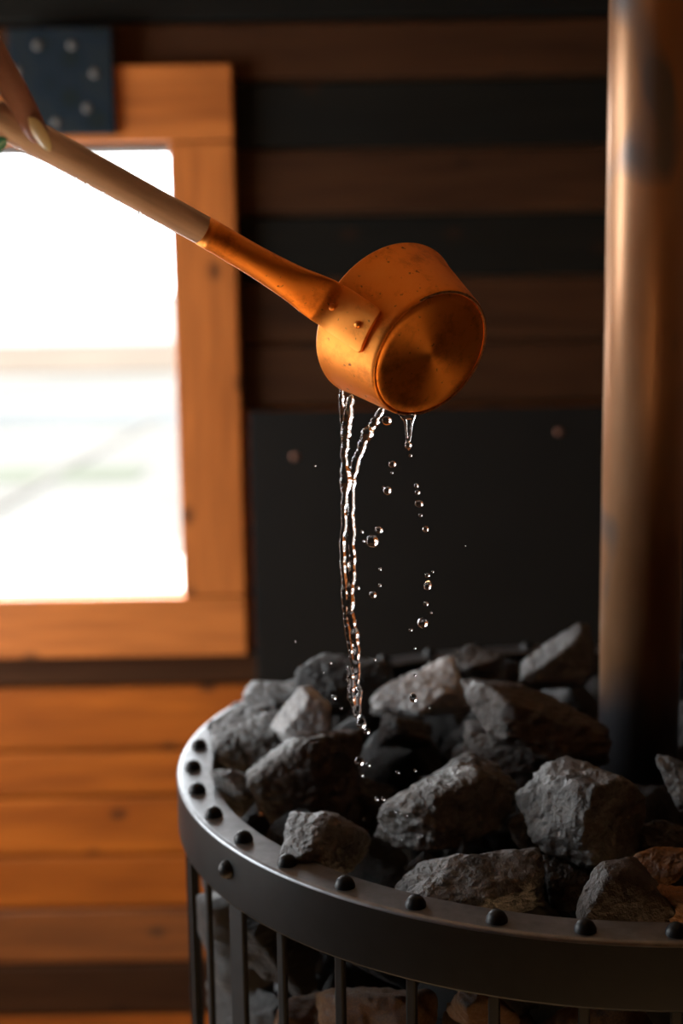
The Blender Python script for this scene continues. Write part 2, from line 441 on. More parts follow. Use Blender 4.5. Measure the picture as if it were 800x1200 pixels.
dot = lathe_mesh([(0, 0.003), (0.004, 0.0025), (0.0065, 0.0), (0.0065, -0.001)], 16)
pale = simple('pale_dot', (0.10, 0.09, 0.08), 0.5)
for k in range(7):
    an = math.radians(115.5 - 52 * k)
    d = link('dot', dot, pale, plq, True)
    d.matrix_local = frame((-0.007 + 0.055 * math.cos(an), -0.012, 0.072 + 0.055 * math.sin(an)), (0, -1, 0))

# heat shield behind the stove
hs = tag(empty('heat_shield', (0.32, BACK_Y - 0.02, 0.0)), 'smooth dark metal heat shield on the wall behind the stove', 'heat shield')
link('panel', box_mesh((-0.452, -0.006, 0.02), (0.50, 0.0, 1.088), 0.002), M['shield'], hs)
sc = lathe_mesh([(0, 0.003), (0.004, 0.002), (0.0055, 0.0), (0.0055, -0.001)], 16)
for x, z in ((-0.387, 1.02), (0.0, 1.05), (0.45, 1.05), (-0.42, 0.3), (0.45, 0.3)):
    s = link('screw', sc, M['screw'], hs, True); s.matrix_local = frame((x, -0.006, z), (0, -1, 0))
for x, z in ((-0.387, 1.02), (0.45, 1.05), (-0.42, 0.3), (0.45, 0.3)):
    q = link('spacer', box_mesh((-0.008, 0, -0.008), (0.008, 0.016, 0.008)), M['screw'], hs); q.location = (x, 0, z)

# ------------------------------------------------------------------ outdoors, seen through the window
GZ = -1.0
def ground(name, col, pts, z, label, cat=None, kind=None, h=0.0, seed=0, nscale=0.4):
    me_v = [(x, y, z) for x, y in pts]
    bm = bmesh.new(); vs = [bm.verts.new(v) for v in me_v]; f = bm.faces.new(vs)
    if h:
        ext = bmesh.ops.extrude_face_region(bm, geom=[f])
        for e in ext['geom']:
            if isinstance(e, bmesh.types.BMVert): e.co.z += h
    bmesh.ops.recalc_face_normals(bm, faces=bm.faces)
    me = bpy.data.meshes.new(name); bm.to_mesh(me); bm.free()
    gm = simple(name + '_material', col, 0.9, 0, 0.12, nscale); gm.node_tree.nodes['Principled BSDF'].inputs['Specular IOR Level'].default_value = 0.0
    o = link(name, me, gm)
    return tag(o, label, cat, None, kind)
ground('ground', (0.0615, 0.0610, 0.0580), [(-150, 2.6), (60, 2.6), (60, 300), (-150, 300)], GZ, 'pale sunlit ground outside the window', kind='structure')
ground('far_field', (0.12, 0.12, 0.118), [(-150, 54.5), (60, 54.5), (60, 300), (-150, 300)], GZ + 0.05, 'white field at the horizon far outside the window', kind='structure')
ground('reed_field', (0.0570, 0.0477, 0.0394), [(-60, 37), (10, 36), (10, 52), (-60, 54)], GZ, 'pale orange strip of dry reeds far outside the window', 'reeds', 'stuff', 0.05)
ground('ice_band', (0.0529, 0.0559, 0.0572), [(-60, 22.6), (10, 22.8), (10, 25.6), (-60, 25.4)], GZ + 0.01, 'pale blue band of water across the ground outside', 'water', 'stuff', 0.006)
ground('grass_verge', (0.0477, 0.0518, 0.0424), [(-60, 16.4), (-2.4, 16.4), (-2.4, 17.6), (-60, 17.6)], GZ + 0.005, 'pale green grass verge across the ground outside', 'grass', 'stuff', 0.008)
ground('path', (0.0572, 0.0555, 0.0522), [(-3.85, 11.5), (-3.65, 11.5), (-3.0, 24.0), (-3.2, 24.0)], GZ + 0.02, 'faint grey track running across the ground outside', 'path', 'stuff', 0.004)

# ------------------------------------------------------------------ stove
SX, SY, RZ = 0.202, 1.093, 0.90
ST = 360 / 39
stove = tag(empty('sauna_stove', (SX, SY, 0.0)), 'round black steel sauna stove with a riveted rim and a basket of upright bars', 'stove')
rim = link('rim', lathe_mesh([(0.306, RZ - 0.0035), (0.3065, RZ - 0.0008), (0.308, RZ), (0.331, RZ), (0.3335, RZ - 0.0006), (0.335, RZ - 0.0025), (0.335, RZ - 0.041),
           (0.3345, RZ - 0.0425), (0.3315, RZ - 0.0425), (0.331, RZ - 0.041), (0.331, RZ - 0.0035)], 192, True), M['steel'], stove, True)
M['sheen_steel'] = simple('rim_top_sheen_steel', (0.20, 0.21, 0.22), 0.43, 1.0, 0.2, 90.0)
rim.data.materials.append(M['sheen_steel'])
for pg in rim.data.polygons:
    if pg.normal.z > 0.6: pg.material_index = 1      # window sheen on the flange top put into a brighter steel
rim_mod = rim.modifiers.new('edges', 'WEIGHTED_NORMAL')
riv = lathe_mesh([(0, 0.0068), (0.0026, 0.0063), (0.0048, 0.0047), (0.0064, 0.0020), (0.0068, -0.001)], 24)
barm = box_mesh((-0.0022, -0.0034, 0.45), (0.0022, 0.0034, RZ - 0.006), 0.0012, 2)
platem = box_mesh((-0.0022, -0.0095, 0.45), (0.0022, 0.0095, RZ - 0.004), 0.001, 2)
for k in range(39):
    ang = math.radians(157.0 + k * ST)
    c, s = math.cos(ang), math.sin(ang)
    r = link('rivet', riv, M['steel'], rim, True); r.location = (0.3225 * c, 0.3225 * s, RZ)
    pl = k % 13 == 6
    bb = link('strap' if pl else 'bar', platem if pl else barm, M['bar'], stove)
    bb.location = (0.3283 * c, 0.3283 * s, 0); bb.rotation_euler = (0, 0, ang)
    if pl:
        q = link('rivet', riv, M['steel'], rim, True); q.matrix_local = frame((0.335 * c, 0.335 * s, RZ - 0.018), (c, s, 0))
link('hoop', lathe_mesh([(0.3265, 0.47), (0.3315, 0.47), (0.3315, 0.44), (0.3265, 0.44)], 96, True), M['steel'], stove)
link('grate', lathe_mesh([(0.10, 0.60), (0.3255, 0.60), (0.3255, 0.59), (0.10, 0.59)], 64, True), M['bar'], stove)
link('drum', lathe_mesh([(0, 0.45), (0.29, 0.45), (0.30, 0.44), (0.30, 0.08), (0.29, 0.07), (0, 0.07)], 64), M['steel'], stove)
link('firebox', lathe_mesh([(0, 0.86), (0.10, 0.86), (0.15, 0.82), (0.15, 0.45), (0, 0.45)], 48), M['bar'], stove)
for k in range(4):
    an = math.radians(45 + 90 * k)
    lg = link('leg', box_mesh((-0.02, -0.02, 0.0), (0.02, 0.02, 0.09), 0.003), M['steel'], stove); lg.location = (0.24 * math.cos(an), 0.24 * math.sin(an), 0)
fp = tag(empty('stove_pipe', (0.2358, 1.10, 0.862)), 'heat stained copper brown flue pipe rising from the stones', 'pipe')
link('tube', lathe_mesh([(0.0315, 0.0), (0.0315, CEIL_Z - 0.862), (0.0295, CEIL_Z - 0.862), (0.0295, 0.0)], 64, True), M['pipe'], fp, True)
link('collar', lathe_mesh([(0.0316, 0.0), (0.040, 0.0), (0.040, 0.012), (0.0335, 0.016), (0.0316, 0.016)], 64, True), M['bar'], fp)

# ------------------------------------------------------------------ stones
def stone_mesh(seed, dims, sub=6, planes=11, facets=(), rough=1.0):
    """angular split rock: a sphere cut by random planes, chipped with noise, fitted to dims"""
    rg = np.random.default_rng(seed)
    bm = bmesh.new(); bmesh.ops.create_icosphere(bm, subdivisions=sub, radius=1.0)
    d = np.array([v.co[:] for v in bm.verts]); d /= np.linalg.norm(d, axis=1)[:, None]
    nm = rg.normal(size=(planes, 3)); nm /= np.linalg.norm(nm, axis=1)[:, None]
    h = rg.uniform(0.52, 0.95, planes)
    nm = np.vstack([nm, np.array([(0, 0, -1), (0, 0, 1), (1, 0, 0), (-1, 0, 0), (0, -1, 0)], float)]); h = np.r_[h, 0.8, 0.9, 1, 1, 0.95]
    for f in facets:
        v = np.array(f[:3], float); nm = np.vstack([nm, v / np.linalg.norm(v)]); h = np.r_[h, f[3]]
    dot = d @ nm.T
    rr = np.where(dot > 0.05, h / np.maximum(dot, 0.05), 9.0)
    k = 16.0
    r = -np.log(np.exp(-k * np.minimum(rr, 3)).sum(1)) / k
    p = d * r[:, None]
    off = Vector(rg.uniform(-50, 50, 3))
    out = np.empty_like(p)
    for i in range(len(p)):
        q = Vector(p[i])
        a1 = noise.noise(q * 1.6 + off)
        a2 = noise.noise(q * 4.1 + off * 1.3)
        cell = noise.voronoi(q * 3.3 + off)[0]
        a3 = cell[1] - cell[0]
        a4 = noise.fractal(q * 9 + off, 0.8, 2.1, 4)
        a5 = noise.ridged_multi_fractal(q * 5 + off, 0.9, 2.2, 4, 0.9, 2.0)
        f = 1 + rough * (0.10 * a1 + 0.06 * a2 + 0.07 * (min(a3, 0.4) - 0.2) + 0.035 * a4 + 0.022 * (a5 - 1.2))
        out[i] = p[i] * f
    lo, hi = out.min(0), out.max(0)
    out = (out - (lo + hi) / 2) / (hi - lo) * np.array(dims)
    for v, c in zip(bm.verts, out): v.co = c
    me = bpy.data.meshes.new('stone'); bm.to_mesh(me); bm.free()
    return me

def stone(label, loc, dims, seed, mat='stone_grey', sub=6, rotz=0.0, group=None, tilt=(0, 0), **kw):
    me = stone_mesh(seed, dims, sub, **kw)
    o = link('sauna_stone', me, M[mat], None, True, loc)
    o.rotation_euler = (tilt[0], tilt[1], rotz)
    return tag(o, label, 'stone', group or 'stones heaped on the stove')

HEAP = [  # label, centre, size, seed, material, extra
    ('large brown stone with a lit ridge beside the falling water', (-0.0306, 1.0381, 0.9000), (0.0911, 0.0684, 0.0801), 3, 'stone_brown', dict(facets=[(-.15,-.97,.05,.5),(.8,-.4,.3,.6),(-.6,.1,.8,.62)])),
    ('smooth light grey stone lying against the left of the rim', (-0.0782, 1.1158, 0.9050), (0.0641, 0.0641, 0.0518), 5, 'stone_grey', dict(facets=[(-.5,-.3,.8,.6)])),
    ('stone with a flat grey face lit pale by the window', (-0.0363, 1.0860, 0.9350), (0.0514, 0.0360, 0.0471), 8, 'stone_lit', dict(rough=0.5, facets=[(-.75,-.4,.5,.36)])),
    ('low grey stone wedged between the rim and the large brown stone', (-0.0829, 1.0299, 0.8930), (0.0401, 0.0401, 0.0349), 11, 'stone_grey', dict()),
    ('rough pitted grey brown stone resting just inside the front rivets', (-0.0144, 0.9053, 0.9000), (0.0630, 0.0567, 0.0430), 14, 'stone_grey', dict(facets=[(-.5,-.3,.75,.6),(.8,-.5,.0,.6)])),
    ('big wet stone splashed by the pouring water', (0.0708, 0.9570, 0.9120), (0.1023, 0.0818, 0.0596), 17, 'stone_wet', dict(facets=[(-.45,-.3,.85,.55),(.35,-.9,.1,.55)])),
    ('broad speckled stone sloping down to the front rim', (0.0732, 0.8565, 0.8930), (0.1126, 0.0676, 0.0481), 20, 'stone_grey', dict(facets=[(-.1,-.55,.8,.55)])),
    ('blocky stone with a craggy pale left face and dark right face', (0.1573, 0.9097, 0.9180), (0.0848, 0.0679, 0.0628), 23, 'stone_grey', dict(facets=[(-.7,-.55,.4,.62),(.55,-.8,.1,.58),(0,0,1,.72)])),
    ('dark upright stone with a thin lit edge at the front rim', (0.1682, 0.8211, 0.9000), (0.0596, 0.0357, 0.0427), 26, 'stone_brown', dict(rough=0.45, facets=[(.1,-.95,.15,.42),(-.9,-.2,.4,.62),(.8,-.1,.55,.6)])),
    ('long mottled boulder leaning towards the flue pipe', (0.1456, 1.0403, 0.9400), (0.1109, 0.0687, 0.0623), 29, 'stone_brown', dict(facets=[(.1,-.9,.25,.55),(-.85,-.45,.25,.62),(.5,-.2,.85,.6)])),
    ('brown stone tucked under the long mottled boulder', (0.1238, 1.0364, 0.9150), (0.0681, 0.0545, 0.0463), 32, 'stone_brown', dict(facets=[(-.5,-.8,.1,.6)])),
    ('bright grey rounded stone behind the water drops', (0.0643, 1.1421, 0.9400), (0.0879, 0.0659, 0.0506), 35, 'stone_lit', dict(facets=[(-.4,-.35,.85,.5)])),
    ('thin pale stone lying behind the bright grey rounded stone', (0.1122, 1.1759, 0.9500), (0.0539, 0.0431, 0.0282), 38, 'stone_grey', dict(facets=[(-.1,-.3,.9,.5)])),
    ('pale edged stone propped up close to the flue pipe', (0.1810, 1.1713, 0.9550), (0.0674, 0.0404, 0.0522), 41, 'stone_grey', dict(rough=0.7, facets=[(.25,-.95,.15,.42),(-.6,-.1,.8,.34)])),
    ('dark square stone at the back behind the water stream', (0.0054, 1.1727, 0.9380), (0.0981, 0.0687, 0.0471), 44, 'stone_dark', dict(facets=[(.1,-.95,.1,.6),(0,0,1,.7)])),
    ('small grey stone at the back left of the rim', (-0.0644, 1.2220, 0.9120), (0.0539, 0.0539, 0.0321), 47, 'stone_grey', dict()),
    ('little dark stone with a pale edge behind the wet stone', (0.0474, 1.0791, 0.9250), (0.0437, 0.0394, 0.0285), 50, 'stone_dark', dict()),
    ('grey stone on the far side of the pile below the pipe', (0.2451, 0.9617, 0.9200), (0.0495, 0.0446, 0.0326), 53, 'stone_grey', dict()),
    ('flat dark stone beyond the blocky stone', (0.2178, 0.9048, 0.9030), (0.0515, 0.0412, 0.0293), 56, 'stone_dark', dict()),
    ('rust brown stone wedged behind the dark upright stone', (0.2020, 0.8647, 0.9000), (0.0406, 0.0284, 0.0257), 59, 'stone_rust', dict()),
    ('small rusty stone at the front rim beside the dark upright stone', (0.2100, 0.8204, 0.8930), (0.0450, 0.0270, 0.0273), 62, 'stone_rust', dict()),
    ('small pale chip of stone between the wet stone and blocky stone', (0.1277, 0.9406, 0.8980), (0.0297, 0.0267, 0.0246), 65, 'stone_grey', dict()),
    ('small dark stone sunk between the broad and upright stones', (0.1478, 0.8878, 0.8820), (0.0372, 0.0335, 0.0315), 68, 'stone_dark', dict()),
    ('dark stone sunk beneath the falling water', (0.0174, 1.0409, 0.8780), (0.0524, 0.0471, 0.0529), 71, 'stone_dark', dict()),
    ('dark stone between the wet stone and the long boulder', (0.1093, 1.0893, 0.8980), (0.0504, 0.0454, 0.0252), 74, 'stone_dark', dict()),
    ('small dark stone squeezed in under the smooth light grey stone', (-0.0994, 1.1296, 0.8820), (0.0339, 0.0305, 0.0356), 77, 'stone_dark', dict()),
]
for lab, loc, dims, seed, mat, kw in HEAP:
    stone(lab, loc, dims, seed, mat, **kw)

# smaller rocks that fill the basket between the large ones, and show through the bars
FILL = [stone_mesh(200 + i, (2.0, 1.9, 1.75), 5, planes=9) for i in range(8)]
FILLB = [stone_mesh(300 + i, (2.0, 1.9, 1.75), 5, planes=9) for i in range(6)]
rs = np.random.default_rng(12)
taken = [(np.array(loc), 0.46 * sum(dims) / 3) for _, loc, dims, _, _, _ in HEAP] + [(np.array((0.2358, 1.10, z)), 0.043) for z in (0.88, 0.93, 0.98)]
PC, PR = np.array([t[0] for t in taken]), np.array([t[1] for t in taken])
fillers = []
for rad_s, tries in ((0.042, 2500), (0.034, 2500), (0.027, 3000), (0.020, 3000)):
    for _ in range(tries):
        an = rs.uniform(0, 2 * math.pi); z = rs.uniform(0.645, 0.885)
        top = z > 0.84 - rad_s
        rr = math.sqrt(rs.uniform((0.10 if z > 0.90 - rad_s else 0.152 + rad_s) ** 2, ((0.304 if top else 0.3245) - rad_s) ** 2))
        seen = math.radians(140) < an < math.radians(300)
        if z < 0.80 and (not seen or rr < 0.22): continue
        if z < 0.73 and an > math.radians(225): continue
        if rad_s < 0.025 and not seen: continue
        p = np.array((SX + rr * math.cos(an), SY + rr * math.sin(an), z))
        if (np.linalg.norm(PC - p, axis=1) < 0.95 * (PR + rad_s)).any(): continue
        PC = np.vstack([PC, p]); PR = np.r_[PR, rad_s]; fillers.append((p, rad_s, an, rr))
for i, (p, r_, an, rr) in enumerate(fillers):
    outer = rr > 0.24 and p[2] < 0.835
    deg = math.degrees(an)
    mt = 'stone_dark'  # stones down in the gaps get the near-black tone
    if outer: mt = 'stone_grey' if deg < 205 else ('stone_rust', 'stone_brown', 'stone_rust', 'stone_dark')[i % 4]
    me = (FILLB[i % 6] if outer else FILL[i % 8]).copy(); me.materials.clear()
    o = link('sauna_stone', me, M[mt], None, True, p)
    o.rotation_euler = tuple(rs.uniform(-3, 3, 3)); o.scale = (r_,) * 3
    hue = {'stone_grey': 'grey', 'stone_rust': 'rusty orange', 'stone_brown': 'brown', 'stone_dark': 'near black'}[mt]
    size = 'large' if r_ > 0.03 else 'small'
    if outer: tag(o, size + ' ' + hue + ' rough stone packed behind the upright bars of the stove', 'stone', 'stones behind the stove bars')
    else: tag(o, size + ' dark stone glimpsed in the gaps beneath the larger stones', 'stone', 'lower stones in the stove')


# ------------------------------------------------------------------ ladle
LB = Vector((0.0559, 0.860, 1.2300)); LM = Vector((0.0306, 0.895, 1.2498))
AX = (LB - LM).normalized(); HC = (LM - LB).length
ladle = tag(empty('ladle', LB), 'copper ladle with a wooden handle tipped to pour water', 'ladle')
RB, RM = 0.0420, 0.0515
def rad(z): return RB + (RM - RB) * z / HC
CF = frame((0, 0, 0), -AX, (0, 0, 1))
prof = [(RB - 0.0022, 0.0014), (RB - 0.0012, 0.0002), (RB - 0.0002, 0.0009), (rad(0.003), 0.003)]
prof += [(rad(HC * t), HC * t) for t in (0.25, 0.5, 0.75, 0.96)]
prof += [(RM + 0.0006, HC), (RM + 0.0002, HC + 0.0010), (RM - 0.0008, HC + 0.0006), (rad(HC * 0.9) - 0.0014, HC * 0.9), (RB - 0.0014, 0.004), (RB - 0.0022, 0.0030)]
cup = link('cup', lathe_mesh(prof, 128, True), M['copper'], ladle, True); cup.matrix_local = CF
cup.modifiers.new('edges', 'WEIGHTED_NORMAL')
bs = link('cup_base', lathe_mesh([(0, 0.0004), (0.010, 0.0004), (0.022, 0.0004), (0.034, 0.0005), (RB - 0.003, 0.0006), (RB - 0.0018, 0.0018), (RB - 0.0018, 0.0028), (0.02, 0.0026), (0, 0.0026)], 128), M['copper_base'], ladle, True)
bs.matrix_local = CF
sm_v, sm_f = tube_data([(math.cos(t) * (RB - 0.0011), math.sin(t) * (RB - 0.0011), 0.0009) for t in np.linspace(math.radians(-30), math.radians(200), 90)], 0.0009, 8, (0, 0, 1))
seam = link('seam', mesh_from(sm_v, sm_f), M['seam'], ladle, True); seam.matrix_local = CF

view = (LB - Vector((0, 0, CAM_H))).normalized()
NN = (-view - AX * (-view).dot(AX)).normalized(); TT = AX.cross(NN)
PHI0 = math.radians(15)
def side(phi, s, lift=0.0):
    """point on the cup's outer wall, s = height from the base towards the mouth"""
    R_ = rad(s) + lift
    return LB - AX * s + (NN * math.cos(phi) + TT * math.sin(phi)) * R_
HPATH = [Vector(p) for p in ((-0.0780, 0.8450, 1.3052), (-0.1286, 0.8030, 1.3346), (-0.1746, 0.7650, 1.3608), (-0.2255, 0.7220, 1.3885), (-0.2798, 0.6800, 1.4192))]
hdir = (HPATH[1] - HPATH[0]).normalized()
p_m = side(PHI0, 0.047, 0.0012)
n_m = NN * math.cos(PHI0) + TT * math.sin(PHI0); t_m = AX.cross(n_m)
secs = []   # centre, normal, side, half width, half thickness, wrap
for s_, hw in ((0.0105, 0.0105), (0.0112, 0.0132), (0.0125, 0.0143), (0.015, 0.0146), (0.025, 0.0146), (0.036, 0.0146), (0.044, 0.0143)):
    secs.append((side(PHI0, s_, 0.0012), n_m, t_m, hw, 0.0008, 1.0, 6.0))
tube = catmull([tuple(p_m), tuple(p_m.lerp(HPATH[0], 0.14) - AX * 0.003 * 0), tuple(p_m.lerp(HPATH[0], 0.30)), tuple(p_m.lerp(HPATH[0], 0.6)), tuple(HPATH[0])], 5)
shape = [(0.0143, 0.0009, 0.9, 6), (0.0128, 0.0034, 0.45, 3.2), (0.0108, 0.0066, 0.1, 2.4), (0.0092, 0.0089, 0, 2.0), (0.0089, 0.0089, 0, 2.0)]
shape_i = catmull(shape, 5)
for i, c in enumerate(tube):
    c = Vector(c)
    if i == 0: continue
    d = (Vector(tube[min(i + 1, len(tube) - 1)]) - Vector(tube[i - 1])).normalized()
    sd = (t_m - d * t_m.dot(d)).normalized(); nm_ = sd.cross(d)
    if nm_.dot(n_m) < 0: nm_ = -nm_
    hw, ht, wr, sq = shape_i[i]
    secs.append((c, nm_, sd, hw, ht, wr, max(2.0, sq)))
vs, fs = [], []; SG = 40
for c, nm_, sd, hw, ht, wr, sq in secs:
    for k in range(SG):
        an = 2 * math.pi * k / SG
        ca, sa = math.cos(an), math.sin(an)
        x = hw * math.copysign(abs(ca) ** (2 / sq), ca); y = ht * math.copysign(abs(sa) ** (2 / sq), sa)
        vs.append(c + sd * x + nm_ * (y - wr * x * x / (2 * 0.0475)) - LB)
for i in range(len(secs) - 1):
    for k in range(SG):
        l = (k + 1) % SG
        fs.append((i * SG + k, i * SG + l, (i + 1) * SG + l, (i + 1) * SG + k))
fs.append(tuple(range(SG))); fs.append(tuple((len(secs) - 1) * SG + k for k in range(SG)))
me = mesh_from(vs, fs)
bm = bmesh.new(); bm.from_mesh(me); bmesh.ops.recalc_face_normals(bm, faces=bm.faces); bm.to_mesh(me); bm.free()
socket = link('socket', me, M['copper'], ladle, True)
socket.modifiers.new('edges', 'WEIGHTED_NORMAL')
rvt = lathe_mesh([(0, 0.0017), (0.0012, 0.0015), (0.0020, 0.0009), (0.0023, 0.0), (0.0023, -0.001)], 20)
for s_ in (0.0415, 0.0195):
    r = link('rivet', rvt, M['copper'], socket, True); r.matrix_local = frame(side(PHI0, s_, 0.0019) - LB, n_m)
FR = Vector((-0.0710, 0.8365, 1.2985))
c0 = HPATH[0] - hdir * 0.006
rn = (FR - c0) - hdir * (FR - c0).dot(hdir); rn.normalize()
r = link('rivet', rvt, M['copper'], socket, True); r.matrix_local = frame(c0 + rn * 0.0087 - LB, rn)

HM = frame(HPATH[0] - LB, hdir)
inv = (Matrix.Translation(LB) @ HM).inverted()
hp_s = catmull([tuple(p) for p in HPATH], 14)
rad_h = [0.0086 + 0.0012 * i / (len(hp_s) - 1) for i in range(len(hp_s))]
rad_h[-1] *= 0.6; rad_h[-2] *= 0.9
start = HPATH[0] - hdir * 0.002
hv, hf = tube_data([start] + [Vector(p) for p in hp_s], [0.0086] + rad_h, 32)
handle = link('handle', mesh_from([inv @ v for v in hv], hf), M['handle'], ladle, True)
handle.matrix_local = HM
handle.modifiers.new('edges', 'WEIGHTED_NORMAL')

# beads of water hanging on the handle
bead = bmesh.new(); bmesh.ops.create_icosphere(bead, subdivisions=3, radius=1.0)
for v in bead.verts: v.co.z = v.co.z * 1.15 - 0.1 * (1 - v.co.z ** 2)
bead_me = bpy.data.meshes.new('bead'); bead.to_mesh(bead_me); bead.free()
rb = random.Random(3)
def bead_at(pos, r):
    o = link('water_bead', bead_me, M['water'], None, True, pos); o.scale = (r, r, r)
    return tag(o, 'tiny clear bead of water clinging to the wooden handle', 'water drop', 'water beads on the ladle handle')
for i, t in enumerate((6, 8.2, 13.2, 15.5, 17.0, 18.3, 22.5, 25.0, 27.6, 11.0)):
    p = Vector(hp_s[int(t)]).lerp(Vector(hp_s[int(t) + 1]), t % 1)
    d = (Vector(hp_s[int(t) + 1]) - Vector(hp_s[int(t)])).normalized()
    dn = Vector((0, 0, -1)); dn = (dn - d * dn.dot(d)).normalized()
    bead_at(p + dn * (0.0088 + 0.0004) + Vector((0, -0.001, 0)), rb.uniform(0.0007, 0.0014))
for t, upb in ((9.3, -.2), (16.3, -.6), (20.2, .5), (24.1, .85), (12.1, .8)):
    p = Vector(hp_s[int(t)]); d = (Vector(hp_s[int(t) + 1]) - p).normalized()
    q = Vector((0, -1, upb)); q = (q - d * q.dot(d)).normalized()
    bead_at(p + q * 0.0091, rb.uniform(0.0006, 0.001))


# ------------------------------------------------------------------ water
STRANDS = [
    [(0.0012, 0.9000, 1.2073, 0.00173), (0.0015, 0.9050, 1.1912, 0.00195), (0.0018, 0.9050, 1.1720, 0.00173), (0.0021, 0.9050, 1.1583, 0.00216), (0.0031, 0.9050, 1.1489, 0.00405), (0.0024, 0.9050, 1.1389, 0.00227), (0.0016, 0.9050, 1.1250, 0.00184), (0.0002, 0.9050, 1.1054, 0.00195), (0.0005, 0.9050, 1.0857, 0.00205), (0.0013, 0.9050, 1.0715, 0.00249), (0.0017, 0.9050, 1.0572, 0.00162), (0.0032, 0.9050, 1.0440, 0.00195), (0.0052, 0.9050, 1.0313, 0.00141), (0.0078, 0.9050, 1.0197, 0.00130), (0.0071, 0.9050, 1.0093, 0.00108)],
    [(0.0071, 0.9000, 1.2018, 0.00243), (0.0053, 0.9050, 1.1911, 0.00297), (0.0041, 0.9050, 1.1802, 0.00297), (0.0028, 0.9050, 1.1693, 0.00238), (0.0026, 0.9050, 1.1566, 0.00216)],
    [(0.0263, 0.8950, 1.1944, 0.00216), (0.0225, 0.8980, 1.1877, 0.00297), (0.0176, 0.9000, 1.1794, 0.00324), (0.0132, 0.9030, 1.1699, 0.00297), (0.0098, 0.9050, 1.1598, 0.00281), (0.0075, 0.9050, 1.1499, 0.00270), (0.0067, 0.9050, 1.1360, 0.00227), (0.0065, 0.9050, 1.1193, 0.00238), (0.0067, 0.9050, 1.0997, 0.00227), (0.0060, 0.9050, 1.0827, 0.00238), (0.0047, 0.9050, 1.0697, 0.00259), (0.0056, 0.9050, 1.0554, 0.00227), (0.0071, 0.9050, 1.0457, 0.00259), (0.0086, 0.9050, 1.0359, 0.00184), (0.0090, 0.9050, 1.0226, 0.00162), (0.0083, 0.9050, 1.0128, 0.00141)],
    [(0.0044, 0.9050, 1.1277, 0.00119), (0.0035, 0.9050, 1.1054, 0.00108), (0.0032, 0.9050, 1.0828, 0.00130), (0.0034, 0.9050, 1.0600, 0.00108)],
    [(0.0034, 0.9050, 1.0239, 0.00162), (0.0044, 0.9050, 1.0157, 0.00270), (0.0048, 0.9050, 1.0053, 0.00227), (0.0058, 0.9050, 0.9965, 0.00173), (0.0074, 0.9050, 0.9906, 0.00130)],
    [(0.0083, 0.9050, 1.0139, 0.00130), (0.0105, 0.9050, 1.0081, 0.00173), (0.0093, 0.9050, 0.9994, 0.00184), (0.0086, 0.9050, 0.9918, 0.00195)],
    [(0.0005, 0.9050, 1.0164, 0.00086), (0.0033, 0.9050, 1.0157, 0.00141), (0.0056, 0.9050, 1.0198, 0.00108)],
    [(0.0043, 0.9050, 1.0053, 0.00108), (0.0071, 0.9050, 1.0035, 0.00086), (0.0099, 0.9050, 1.0046, 0.00108)],
]
